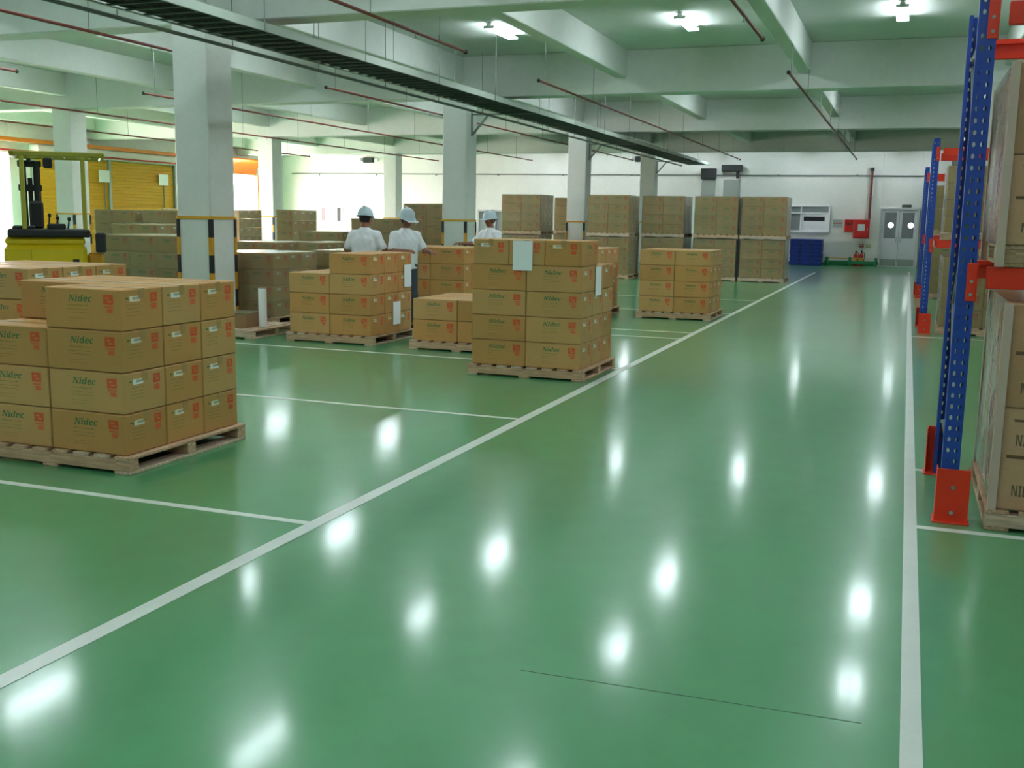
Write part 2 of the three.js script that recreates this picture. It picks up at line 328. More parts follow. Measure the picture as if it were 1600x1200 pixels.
for (let i = 0; i < 3; i++) cartonAt(-4.15 + CW * (i + 0.5) + 0.012, PH + 4 * CH, -9.87 - CL / 2, 'turned carton crowning the large central stack, ' + ['left', 'middle, white sheet taped on', 'right'][i], 'turned cartons on the central stack', true);

// paper sheets taped to the stacks
const sheetGeo = cbox(0.21, 0.297, 0.002, 0.0008), sheetSide = cbox(0.002, 0.297, 0.21, 0.0008);
solo('paper_sheet', 'white paper sheet taped on top front of the central stack', 'paper', sheetGeo, M.paper, [-3.6, 1.237, -9.862]);
solo('paper_sheet', 'white paper sheet on right side of the central stack', 'paper', sheetSide, M.paper, [-2.962, 0.98, -10.42]);
solo('paper_sheet', 'low white paper sheet on side of stack before two workers', 'paper', sheetSide, M.paper, [-6.192, 0.36, -12.2]);
solo('paper_sheet', 'upper white paper sheet at rear edge of stack before two workers', 'paper', sheetSide, M.paper, [-6.192, 0.83, -12.52]);

// ---------------------------------------------------------------- wrapped loads
function filmShell(w, h, d, amp) {
  const gs = [], n = 14;
  const face = (fw, fh, place) => {
    const g = new THREE.PlaneGeometry(fw, fh, n, n), p = g.attributes.position;
    for (let i = 0; i < p.count; i++) { const u = p.getX(i), v = p.getY(i), edge = Math.min(1, Math.min(fw / 2 - Math.abs(u), fh / 2 - Math.abs(v)) * 20); p.setZ(i, (gs.length === 4 ? 0.1 : 1) * edge * amp * (vnoise(u * 9 + 40, v * 4 + u * 6 + 40, 1000, gs.length + 3))); }
    const uv = g.attributes.uv; for (let i = 0; i < uv.count; i++) uv.setXY(i, uv.getX(i) * fw, uv.getY(i) * fh);
    place(g); g.computeVertexNormals(); gs.push(g);
  };
  face(w, h, g => g.translate(0, 0, d / 2)); face(w, h, g => { g.rotateY(Math.PI); g.translate(0, 0, -d / 2); });
  face(d, h, g => { g.rotateY(Math.PI / 2); g.translate(w / 2, 0, 0); }); face(d, h, g => { g.rotateY(-Math.PI / 2); g.translate(-w / 2, 0, 0); });
  face(w, d, g => { g.rotateX(-Math.PI / 2); g.translate(0, h / 2, 0); });
  return merge(gs);
}
const shells = {};
function wrapped(xr, zf, y, layers, label, o = {}) {
  const nx = o.nx ?? 2, nz = o.nz ?? 3, L = o.L ?? CL, W = o.W ?? CW, Hh = o.H ?? CH, w = nx * L, d = nz * W, h = layers * Hh;
  if (o.pallet !== false) pallet(xr - w / 2, zf - d / 2, y, 'pallet under the ' + label, o.inset ? w - o.inset : Math.max(w + 0.06, 1.2), o.inset ? d - o.inset : d + 0.05);
  const t = thing('wrapped_load', label, 'wrapped load', [xr - w / 2, y + (o.pallet !== false ? PH : 0), zf - d / 2]);
  const key = [L, W, Hh].join(); shells[key] ??= o.L ? cbox(L - 0.006, Hh - 0.005, W - 0.006, 0.006, faceRects) : cartonGeo;
  for (let ix = 0; ix < nx; ix++) for (let iz = 0; iz < nz; iz++) for (let l = 0; l < layers; l++) {
    if (ix > 0 && ix < nx - 1 && iz > 0 && iz < nz - 1) continue;
    const m = o.big ? M.cartonBig[(ix + l) % 2] : M.carton[Math.floor(rnd() * 3)];
    part(t, 'carton', shells[key], m, [-w / 2 + (ix + 0.5) * L, (l + 0.5) * Hh, d / 2 - (iz + 0.5) * W]);
  }
  const sk = 'f' + [w, h, d].join(); shells[sk] ??= filmShell(w + 0.024, h + 0.008, d + 0.024, o.amp ?? 0.016);
  part(t, 'stretch_film', shells[sk], o.dense ? M.filmDense : M.film, [0, h / 2 + 0.006, 0]);
  if (o.corner) for (const [sx, sz] of [[-1, 1], [1, 1], [-1, -1], [1, -1]]) part(t, 'corner_board', merge([bx(0.042, h + (o.drop ?? 0), 0.005, sx * (w / 2 + 0.002), (h - (o.drop ?? 0)) / 2, sz * (d / 2 + 0.021), 0.001), bx(0.005, h + (o.drop ?? 0), 0.042, sx * (w / 2 + 0.021), (h - (o.drop ?? 0)) / 2, sz * (d / 2 + 0.002), 0.001)]), M.cornerBoard);
  return t;
}
M.cornerBoard = std({ color: '#cbb2a4', roughness: 0.8 });
// tall double-stacked loads in front of the far wall
const tall = [[-3.1, -29.1, 'rightmost tall wrapped load beside the aisle', 4], [-4.4, -29.1, 'second tall wrapped load from the aisle', 4], [-5.88, -29.2, 'third tall wrapped load from the aisle', 4], [-7.25, -28.4, 'fourth tall wrapped load from the aisle', 4], [-9.95, -28.6, 'tall wrapped load right of the lone worker', 4], [-9.65, -32.6, 'tall wrapped load just left of the third column', 4]];
for (const [x, z, l, n] of tall) { wrapped(x, z, 0, n, l + ', lower tier', { dense: true }); wrapped(x + jit(0.03), z + jit(0.02), PH + n * CH + 0.0145, n, l + ', upper tier', { dense: true }); }
// loads on the left and in the background
wrapped(-8.63, -13.05, 0, 4, 'grey wrapped load right of the nearest column', { dense: true, L: 0.55, W: 0.4, H: 0.232 });
wrapped(-7.72, -14.5, 0, 4, 'wrapped load seen above left end of workers\' stack', { dense: true, H: 0.235, L: 0.56, W: 0.385 });
wrapped(-10.1, -22.6, 0, 7, 'tall load behind the two workers, left of second column', { dense: true });
wrapped(-10.2, -20.2, 0, 6, 'load directly behind the two workers', { dense: true, H: 0.24, L: 0.58, W: 0.385 });
wrapped(-11.47, -20.0, 0, 4, 'carton load left of the two workers in background', { dense: true, H: 0.285, L: 0.53, W: 0.4 });
wrapped(-11.35, -17.3, 0, 4, 'low wrapped load with pale top beyond the grey one', { dense: true, H: 0.24, L: 0.46, W: 0.385 });
wrapped(-10.28, -17.3, 0, 4, 'narrow low wrapped load beside the pale-topped one', { dense: true, nx: 1, H: 0.245, L: 0.6, W: 0.385 });
wrapped(-15.25, -24, 0, 6, 'tall wrapped load right of the daylight doorway column', { dense: true, nx: 1, H: 0.27, L: 0.5, W: 0.4 });
wrapped(-19.4, -27.5, 0, 6, 'tall wrapped load in front of the daylight doorway', { dense: true, H: 0.27, L: 0.5, W: 0.4 });
wrapped(-11.47, -14.6, 0, 4, 'wide brown wrapped load right of the yellow truck', { dense: true, nx: 3, H: 0.275, L: 0.55, W: 0.4 });
wrapped(-15.6, -20, 0, 6, 'wrapped load under the yellow shutter, right one', { dense: true });
wrapped(-17.0, -20, 0, 6, 'wrapped load under the yellow shutter, left one', { dense: true });
wrapped(-14.3, -17.5, 0, 5, 'wrapped load in front of those under the yellow shutter', { dense: true, H: 0.25, L: 0.59, W: 0.385 });
wrapped(-18.6, -24.4, 0, 6, 'wrapped load farthest back under the yellow shutter', { dense: true, H: 0.27, L: 0.59, W: 0.385 });

// empty-ended pallet with an open carton and a film core standing on it
pallet(-8.47, -11.93, 0, 'half-empty pallet with a tube and small carton', 1.24, 1.16);
{
  const o = thing('open_carton', 'small carton with shiny top on the half-empty pallet', 'box', [-8.32, PH, -11.72], 0.05);
  part(o, 'box_body', cbox(0.42, 0.2, 0.36, 0.006), M.cartonPlain = std({ color: '#a5835a', roughness: 0.75, map: rep(paintTex, 2) }), [0, 0.1, 0]);
  part(o, 'plastic_sheet', filmShell(0.43, 0.03, 0.37, 0.01), M.filmDense, [0, 0.192, 0]);
  const t = thing('cardboard_tube', 'white tube standing upright on the half-empty pallet', 'tube', [-8.02, PH, -11.85]);
  part(t, 'tube_wall', new THREE.LatheGeometry([[0.04, 0], [0.055, 0], [0.055, 0.52], [0.04, 0.52], [0.04, 0.004]].map(p => new THREE.Vector2(...p)), 20), M.white);
  part(t, 'end_rim', new THREE.TorusGeometry(0.0475, 0.009, 6, 20).rotateX(Math.PI / 2), M.cartonPlain, [0, 0.52, 0]);
}

// ---------------------------------------------------------------- pallet racks (rows run to the right, ends face the aisle)
function postGeo(H) {
  const s = new THREE.Shape(); s.moveTo(-0.045, 0); s.lineTo(0.045, 0); s.lineTo(0.045, H); s.lineTo(-0.045, H); s.closePath();
  for (let y = 0.1; y < H - 0.04; y += 0.06) for (const x of [-0.02, 0.02]) { const h = new THREE.Path(); h.absellipse(x, y, 0.009, 0.013, 0, Math.PI * 2, true); s.holes.push(h); }
  const f = new THREE.ExtrudeGeometry(s, { depth: 0.003, bevelEnabled: false, curveSegments: 5 });
  return merge([f.translate(0, 0, 0.042), bx(0.003, H, 0.085, -0.0435, H / 2, 0.001, 0.001), bx(0.003, H, 0.085, 0.0435, H / 2, 0.001, 0.001), bx(0.02, H, 0.003, -0.033, H / 2, -0.04, 0.001), bx(0.02, H, 0.003, 0.033, H / 2, -0.04, 0.001)]);
}
const PG = postGeo(2.87), PGback = PG.clone().rotateY(Math.PI);
const guardPlate = merge([bx(0.17, 0.3, 0.006, 0, 0.15, 0.066, 0.002), bx(0.006, 0.3, 0.1, -0.082, 0.15, 0.018, 0.002), bx(0.006, 0.3, 0.1, 0.082, 0.15, 0.018, 0.002), bx(0.19, 0.008, 0.16, 0, 0.004, 0.01, 0.002)]);
const guardBack = guardPlate.clone().rotateY(Math.PI);
function rack(zf, zr, desc) {
  const o = thing('pallet_rack', desc, 'rack');
  for (const x of [0.305, 3.1]) {
    part(o, 'upright', PG, M.blueRack, [x, 0, zf]); part(o, 'upright', PGback, M.blueRack, [x, 0, zr]);
    const bolt = merge([0.06, 0.2].map(y => new THREE.CylinderGeometry(0.012, 0.012, 0.012, 6).rotateX(Math.PI / 2).translate(0, y, 0.073)));
    const g1 = part(o, 'post_protector', guardPlate, M.orange, [x + 0.02, 0, zf]); part(g1, 'bolt', bolt, M.galv);
    part(o, 'post_protector', guardBack, M.orange, [x - 0.01, 0, zr]);
    const D = zf - zr;
    for (const y of [0.35, 2.6]) part(o, 'frame_brace', bx(0.03, 0.04, D - 0.09, 0, 0, 0, 0.003), M.steelGrey, [x, y, (zf + zr) / 2]);
    for (let k = 0; k < 3; k++) part(o, 'frame_brace', flat(x, 0.4 + k * 0.72, k % 2 ? zr + 0.04 : zf - 0.04, x, 0.4 + (k + 1) * 0.72, k % 2 ? zf - 0.04 : zr + 0.04, 0.03, 0.03), M.steelGrey);
  }
  for (const y of [1.335, 2.67]) for (const z of [zf + 0.0, zr]) {
    const s = z === zf ? 1 : -1;
    const b = part(o, 'load_beam', merge([bx(2.6, 0.115, 0.045, 1.7025, y, z + s * 0.02, 0.004), bx(2.6, 0.03, 0.03, 1.7025, y + 0.04, z - s * 0.012, 0.003)]), M.orange);
    part(b, 'beam_connector', merge([bx(0.006, 0.2, 0.07, 0.356, y - 0.025, z + s * 0.02, 0.002), bx(0.05, 0.2, 0.006, 0.33, y - 0.025, z + s * 0.053, 0.002)]), M.orange);
    part(b, 'beam_connector', bx(0.006, 0.2, 0.07, 3.05, y - 0.025, z + s * 0.02, 0.002), M.orange);
    part(b, 'safety_bolt', merge([y - 0.09, y - 0.02].map(q => new THREE.CylinderGeometry(0.009, 0.009, 0.01, 8).rotateX(Math.PI / 2).translate(0.33, q, z + s * 0.058))), M.galv);
  }
}
rack(-6.05, -7.2, 'nearest blue and orange pallet rack at right edge');
rack(-16.83, -17.95, 'middle blue and orange pallet rack with brown loads');
rack(-25, -26.1, 'farthest blue and orange pallet rack before the double doors');
// loads in the racks
wrapped(0.52 + 1.2, -5.95, 0, 2, 'film-wrapped carton load on the floor of nearest rack', { nx: 2, nz: 3, L: 0.6, W: 0.4, H: 0.55, big: true, corner: true, amp: 0.02 });
wrapped(0.455 + 1.2, -5.98, 1.3945, 2, 'wrapped load on the beams of nearest rack', { nx: 2, nz: 3, L: 0.6, W: 0.4, H: 0.46, big: true, corner: true, drop: 0.11, inset: 0.03 });
wrapped(0.52 + 1.18, -16.75, 0, 4, 'wrapped carton load on the floor of middle rack', { dense: true });
wrapped(0.5 + 1.18, -16.8, 1.3945, 4, 'wrapped carton load on the beams of middle rack', { dense: true, H: 0.24, L: 0.59, W: 0.385 });
wrapped(0.52 + 1.18, -24.95, 0, 4, 'wrapped carton load on the floor of farthest rack', { dense: true });
wrapped(0.5 + 1.18, -24.95, 1.3945, 4, 'wrapped carton load on the beams of farthest rack', { dense: true, H: 0.24, L: 0.59, W: 0.385 });

// ---------------------------------------------------------------- cable tray, conduits, sprinkler pipes
{
  const z0 = 6, z1 = -42.9, o = thing('cable_tray', 'long ladder cable tray with dark cables under the ceiling', 'cable tray', [-8.1, 3.865, 0]);
  const zm = (z0 + z1) / 2, L = z0 - z1;
  for (const s of [-1, 1]) part(o, 'side_rail', merge([bx(0.006, 0.1, L, s * 0.415, 0.05, zm, 0.001), bx(0.03, 0.006, L, s * 0.403, 0.1, zm, 0.001), bx(0.03, 0.006, L, s * 0.403, 0, zm, 0.001)]), M.trayRail = std({ color: '#a9b4a9', roughness: 0.5 }));
  const rung = cbox(0.82, 0.02, 0.035, 0.003); M.trayRung = std({ color: '#4d5852', roughness: 0.6 });
  for (let z = 2; z > z1; z -= 0.3) part(o, 'rung', rung, M.trayRung, [0, 0.012, z]);
  for (let k = 0; k < 13; k++) { const pts = []; const x0 = -0.36 + k * 0.06; for (let z = z0; z >= z1; z -= 1.6) pts.push(new THREE.Vector3(x0 + jit(0.012), 0.045 + jit(0.006), z)); part(o, 'cable', new THREE.TubeGeometry(new THREE.CatmullRomCurve3(pts), 60, 0.024, 6), M.cable); }
  for (let z = 1.5; z > -42; z -= 2.6) for (const s of [-1, 1]) part(o, 'hanger_rod', bar(s * 0.435, 0, z, s * 0.435, HC - 3.865, z, 0.006, 6), M.steelGrey);
  const j = thing('cable_junction_box', 'dark box where the cable tray ends at the far wall', 'junction box', [-7.76, 3.4, ZF + 0.004]);
  part(j, 'box', cbox(0.6, 0.42, 0.26, 0.01), M.darkSteel, [0, 0.14, 0.13]); part(j, 'duct', cbox(0.55, 3.3, 0.12, 0.01), M.galv, [0, -1.75, 0.06]);
}
for (const [z, n] of [[-21.67, 'second column'], [-30.74, 'third column'], [-39.81, 'last column']]) {
  const o = thing('tray_bracket', 'steel bracket holding the cable tray at the ' + n, 'bracket', [-9.155, 0, z]);
  part(o, 'arm', cbox(1.5, 0.025, 0.045, 0.004), M.steelGrey, [0.755, 3.846, 0]);
  part(o, 'brace', flat(0.02, 3.42, 0, 0.38, 3.83, 0, 0.04, 0.04), M.steelGrey); part(o, 'wall_plate', cbox(0.012, 0.5, 0.1, 0.003), M.steelGrey, [0.006, 3.64, 0]);
}
{
  const o = thing('conduit', 'grey conduit pipe running beside the cable tray', 'pipe', [-8.64, 3.8, 0]);
  part(o, 'pipe', bar(0, 0, 6, 0, 0, -42, 0.025, 10), M.steelGrey);
  for (let z = 1; z > -41; z -= 2.2) part(o, 'hanger', bar(0, 0, z, 0, HC - 3.8, z, 0.007, 6), M.steelGrey);
}
const head = new THREE.LatheGeometry([[0, -0.05], [0.022, -0.048], [0.022, -0.043], [0.007, -0.04], [0.009, 0]].map(p => new THREE.Vector2(...p)), 8);
function sprinkler(x, za, zb, label) {
  const o = thing('sprinkler_pipe', label, 'pipe', [x, 4.0, 0]);
  part(o, 'pipe', bar(0, 0, za, 0, 0, zb, 0.022, 8), M.pipe);
  for (const z of [za, zb]) part(o, 'end_cap', shift(new THREE.SphereGeometry(0.036, 10, 8), 0, 0, z), M.darkSteel);
  const top = BEAMS.some(b => Math.abs(b - x) < 0.125) ? HB : HC;
  for (let z = za - 0.35; z > zb; z -= 3.05) { if (GIRDERS.some(g => Math.abs(g - z) < 0.25)) continue; part(o, 'hanger_rod', bar(0.0, 0.02, z, 0.0, top - 4.0, z, 0.006, 6), M.steelGrey); }
  for (let z = za - 1.6; z > zb; z -= 3.05) part(o, 'sprinkler_head', head, M.galv, [0, -0.02, z]);
}
const pipeNames = ['by the blue rack', 'between the ceiling beams', 'left of the nearest column', 'left of centre', 'over the yellow truck', 'along the left wall'];
[-1.98, -6.24, -10.5, -14.75, -19.0, -23.3].forEach((x, i) => { sprinkler(x, 4, -14.5, 'near red sprinkler pipe ' + pipeNames[i]); sprinkler(x, -17.75, i > 4 ? -38 : -41.3, 'far red sprinkler pipe ' + pipeNames[i]); });
{
  const o = thing('wall_conduit', 'thin grey conduit running along the far wall', 'pipe', [0, 3.52, ZF + 0.05]);
  part(o, 'pipe', bar(-27.5, 0.03, 0, 6, -0.06, 0, 0.02, 8), M.steelGrey);
  for (let x = -26; x < 6; x += 3) part(o, 'clip', cbox(0.05, 0.07, 0.06, 0.004), M.steelGrey, [x, -0.02, -0.02]);
}

// ---------------------------------------------------------------- far wall fittings
M.frameGrey = std({ color: '#b9bfc0', roughness: 0.45 });
M.doorGrey = std({ color: '#c6ccd0', roughness: 0.4 });
for (const [x, s] of [[-0.7, 'left'], [0.08, 'right']]) {
  const o = thing('wall_lamp', s + ' round lamp glowing behind the double door glass', 'lamp', [x, 1.6, ZF - 3.2]);
  part(o, 'globe', new THREE.SphereGeometry(0.11, 16, 12), std({ color: '#ffffff', emissive: new THREE.Color().setRGB(1, 0.98, 1), emissiveIntensity: 3 }));
  part(o, 'stem', bar(0, -1.6, 0, 0, -0.1, 0, 0.02, 8), M.steelGrey); part(o, 'foot', new THREE.CylinderGeometry(0.12, 0.13, 0.03, 16), M.steelGrey, [0, -1.585, 0]);
  const l = new THREE.PointLight(new THREE.Color().setRGB(1, 0.98, 1), 0.12); l.shadow.radius = 5; o.add(l);
}
M.roomGlass = phys({ color: '#8d9496', roughness: 0.06, metalness: 0, ior: 1.6, clearcoat: 1, clearcoatRoughness: 0.03 });
{
  const o = structure('door_1', 'grey double doors with glazed upper panels', 'door'); o.position.set(-0.35, 0, ZF);
  part(o, 'door_frame', merge([bx(0.07, 2.2, 0.12, -0.68, 1.1, 0.06), bx(0.07, 2.2, 0.12, 0.68, 1.1, 0.06), bx(1.43, 0.07, 0.12, 0, 2.235, 0.06)]), M.frameGrey);
  for (const s of [-1, 1]) {
    const l = part(o, 'door_leaf', merge([bx(0.63, 1.08, 0.05, 0, 0.56, 0.05), bx(0.1, 1.08, 0.05, -0.265, 1.64, 0.05), bx(0.1, 1.08, 0.05, 0.265, 1.64, 0.05), bx(0.44, 0.1, 0.05, 0, 2.13, 0.05)]), M.doorGrey, [s * 0.322, 0, 0]);
    part(l, 'pane', cbox(0.45, 0.99, 0.012, 0.002), M.glassy, [0, 1.59, 0.05]);
    part(l, 'handle', bar(-s * 0.25, 0.95, 0.1, -s * 0.25, 1.15, 0.1, 0.012), M.galv); part(l, 'kick_plate', cbox(0.6, 0.25, 0.006, 0.002), M.galv, [0, 0.17, 0.079]);
  }
  const e = thing('door_closer_sign', 'small dark sign box above the double doors', 'sign', [-0.12, 2.33, ZF]);
  part(e, 'box', cbox(0.34, 0.11, 0.08, 0.008), M.darkSteel, [0, 0, 0.04]); part(e, 'face', cbox(0.3, 0.08, 0.008, 0.002), std({ color: '#54625a', roughness: 0.4 }), [0, 0, 0.083]);
  const w = structure('window_1', 'white service window with dark slot above blue pallets', 'window'); w.position.set(-3.7, 1.3, ZF);
  part(w, 'window_frame', merge([bx(1.5, 0.06, 0.1, 0, 1.0, 0.05), bx(1.5, 0.06, 0.1, 0, 0, 0.05), bx(0.06, 1.0, 0.1, -0.74, 0.5, 0.05), bx(0.06, 1.0, 0.1, 0.74, 0.5, 0.05), bx(0.05, 1.0, 0.1, -0.33, 0.5, 0.05), bx(1.5, 0.05, 0.1, 0, 0.72, 0.05)]), M.white);
  part(w, 'pane', cbox(0.36, 0.64, 0.01, 0.002), M.roomGlass, [-0.53, 0.36, 0.04]); part(w, 'pane', cbox(0.36, 0.22, 0.01, 0.002), M.roomGlass, [-0.53, 0.86, 0.04]); part(w, 'pane', cbox(1.0, 0.22, 0.01, 0.002), M.roomGlass, [0.2, 0.86, 0.04]);
  part(w, 'shutter_panel', cbox(1.0, 0.66, 0.03, 0.004), M.white, [0.2, 0.36, 0.05]); part(w, 'slot', cbox(0.8, 0.17, 0.02, 0.004), M.black, [0.18, 0.5, 0.062]);
}
{
  const gp = 'blue plastic pallets at the far wall', mB = std({ color: '#0d2f92', roughness: 0.4 });
  const parts = { deck: merge([bx(1.2, 0.035, 1.0, 0, 0.125, 0, 0.006)]), foot: cbox(0.36, 0.09, 0.2, 0.01), run: cbox(1.2, 0.02, 0.14, 0.004) };
  for (let i = 0; i < 7; i++) {
    const o = thing('plastic_pallet', 'blue plastic pallet, ' + ['lowest', 'second from floor', 'third from floor', 'middle', 'third from top', 'second from top', 'topmost'][i] + ' of the far wall pile', 'pallet', [-3.68 + jit(0.01), i * 0.1445, -42.6], 0, gp);
    part(o, 'deck', parts.deck, mB);
    for (const z of [-0.4, 0, 0.4]) { part(o, 'runner', parts.run, mB, [0, 0.01, z]); for (const x of [-0.41, 0, 0.41]) part(o, 'foot', parts.foot, mB, [x, 0.065, z]); }
  }
}
{
  let o = thing('hose_cabinet', 'red fire hose cabinet with glass window on far wall', 'fire cabinet', [-1.72, 1.07, ZF]);
  part(o, 'cabinet_body', cbox(0.6, 0.72, 0.2, 0.012), M.redPaint, [0, 0.36, 0.1]); part(o, 'door', cbox(0.54, 0.66, 0.02, 0.006), M.redPaint, [0, 0.36, 0.21]);
  part(o, 'window_pane', cbox(0.26, 0.26, 0.01, 0.003), std({ color: '#c9d4d2', roughness: 0.15 }), [0.0, 0.42, 0.222]); part(o, 'latch', cbox(0.03, 0.08, 0.02, 0.004), M.galv, [0.23, 0.36, 0.225]);
  o = thing('alarm_panel', 'plain red box left of the hose cabinet', 'alarm box', [-2.2, 1.32, ZF]);
  part(o, 'case', cbox(0.31, 0.47, 0.12, 0.01), M.redPaint, [0, 0.235, 0.06]); part(o, 'label_plate', cbox(0.16, 0.06, 0.006, 0.001), M.darkSteel, [0, 0.3, 0.123]);
  o = thing('wall_sign', 'grey and white notice left of the red boxes', 'sign', [-2.62, 1.49, ZF]);
  part(o, 'board', cbox(0.36, 0.29, 0.015, 0.003), std({ color: '#a9b3ae', roughness: 0.5 }), [0, 0.145, 0.01]); part(o, 'red_strip', cbox(0.32, 0.05, 0.004, 0.001), std({ color: '#b96a5e', roughness: 0.5 }), [0, 0.15, 0.019]);
  o = thing('fire_riser', 'vertical red fire pipe above the hose cabinet', 'pipe', [-1.46, 1.795, ZF + 0.12]);
  part(o, 'pipe', bar(0, 0, 0, 0, 1.85, 0, 0.05, 12), M.pipe); part(o, 'cap', bar(0, 1.85, 0, 0, 1.98, 0, 0.075, 12), M.darkSteel); part(o, 'clamp', cbox(0.14, 0.04, 0.14, 0.004), M.galv, [0, 0.9, -0.03]);
  for (const [x, l] of [[-1.85, 'red extinguisher standing left below the hose cabinet'], [-1.64, 'red extinguisher standing right below the hose cabinet']]) {
    o = thing('fire_extinguisher', l, 'extinguisher', [x, 0, ZF + 0.3]);
    part(o, 'cylinder', new THREE.LatheGeometry([[0, 0], [0.08, 0], [0.085, 0.02], [0.085, 0.4], [0.06, 0.47], [0.025, 0.5], [0.025, 0.54], [0, 0.54]].map(p => new THREE.Vector2(...p)), 16), M.redPaint);
    part(o, 'valve', merge([bx(0.05, 0.05, 0.1, 0, 0.56, 0.02), bx(0.03, 0.02, 0.16, 0, 0.6, 0.05)]), M.black);
    part(o, 'hose', new THREE.TubeGeometry(new THREE.CatmullRomCurve3([[0.02, 0.55, 0.03], [0.1, 0.5, 0.06], [0.11, 0.3, 0.06], [0.09, 0.15, 0.06]].map(p => new THREE.Vector3(...p))), 12, 0.012, 6), M.black);
    part(o, 'label', new THREE.CylinderGeometry(0.0865, 0.0865, 0.14, 16, 1, true, -0.7, 1.4), M.yellowHaz, [0, 0.25, 0]);
  }
  for (const [x, c, l] of [[-1.68, '#b54a40', 'small red notice under the hose cabinet'], [-1.42, '#9fae62', 'small yellow-green notice under the hose cabinet']]) {
    o = thing('notice', l, 'sign', [x, 0.78, ZF]); part(o, 'plate', cbox(0.18, 0.12, 0.008, 0.001), std({ color: c, roughness: 0.5 }), [0, 0, 0.006]); part(o, 'text_panel', cbox(0.12, 0.03, 0.003, 0.0005), M.white, [0, 0.01, 0.0115]);
  }
  o = thing('guard_rail', 'low green guard rail along the far wall', 'guard rail', [-1.95, 0, ZF + 0.55]);
  const gm = std({ color: '#1e7a4c', roughness: 0.45 });
  for (const x of [-0.95, -0.1, 0.85]) { part(o, 'post', bar(x, 0, 0, x, 0.34, 0, 0.06, 12), gm); }
  part(o, 'rail', cbox(2.0, 0.13, 0.06, 0.01), gm, [-0.05, 0.14, 0]); part(o, 'rail', cbox(2.0, 0.03, 0.04, 0.006), M.yellowHaz, [-0.05, 0.3, 0]);
  const bb = structure('baseboard_back', 'green painted strip at the foot of the far wall', 'baseboard'); part(bb, 'strip', cbox(8, 0.1, 0.02, 0.003), gm, [-5, 0.05, ZF + 0.01]);
}
{
  let o = thing('wall_unit', 'dark rectangular unit on bracket high on far wall', 'wall unit', [-6.82, 3.62, ZF]);
  part(o, 'case', cbox(0.8, 0.26, 0.3, 0.015), M.darkSteel, [0, 0.14, 0.18]); part(o, 'stem', cbox(0.1, 0.3, 0.1, 0.006), M.darkSteel, [0.22, -0.12, 0.12]); part(o, 'duct', cbox(0.62, 3.2, 0.12, 0.01), M.galv, [-0.02, -1.9, 0.06]);
  for (const [x, l] of [[-10.6, 'emergency light under the far girder beside last column'], [-23.4, 'emergency light at the far wall upper left']]) {
    o = thing('emergency_light', l, 'light fitting', [x, 4.05, ZF]);
    part(o, 'case', cbox(0.5, 0.22, 0.12, 0.015), M.darkSteel, [0, 0.1, 0.06]);
    for (const s of [-1, 1]) part(o, 'lens', new THREE.CylinderGeometry(0.07, 0.09, 0.1, 14).rotateX(Math.PI / 2), M.white, [s * 0.42, 0.1, 0.1]);
    part(o, 'bracket', cbox(1.0, 0.03, 0.03, 0.004), M.galv, [0, 0.1, 0.02]);
  }
  o = thing('notice_board', 'white board with red and black strips on far wall', 'notice board', [-25.4, 1.3, ZF + 0.004]);
  part(o, 'board', cbox(1.3, 0.75, 0.03, 0.005), M.white, [0, 0.37, 0.015]); part(o, 'red_strip', cbox(0.18, 0.62, 0.008, 0.002), M.redPaint, [-0.42, 0.37, 0.034]); part(o, 'dark_strip', cbox(0.18, 0.62, 0.008, 0.002), M.darkSteel, [0.42, 0.37, 0.034]);
  const w = structure('window_2', 'framed window on far wall behind the lone worker', 'window'); w.position.set(-17.2, 0.9, ZF);
  part(w, 'window_frame', merge([bx(1.5, 0.07, 0.1, 0, 1.05, 0.05), bx(1.5, 0.07, 0.1, 0, 0, 0.05), bx(0.07, 1.05, 0.1, -0.72, 0.52, 0.05), bx(0.07, 1.05, 0.1, 0.72, 0.52, 0.05), bx(0.05, 1.05, 0.1, 0.1, 0.52, 0.05)]), M.frameGrey);
  part(w, 'pane', cbox(0.78, 0.98, 0.01, 0.002), M.roomGlass, [-0.3, 0.52, 0.04]); part(w, 'pane', cbox(0.56, 0.98, 0.01, 0.002), M.roomGlass, [0.4, 0.52, 0.04]);
}

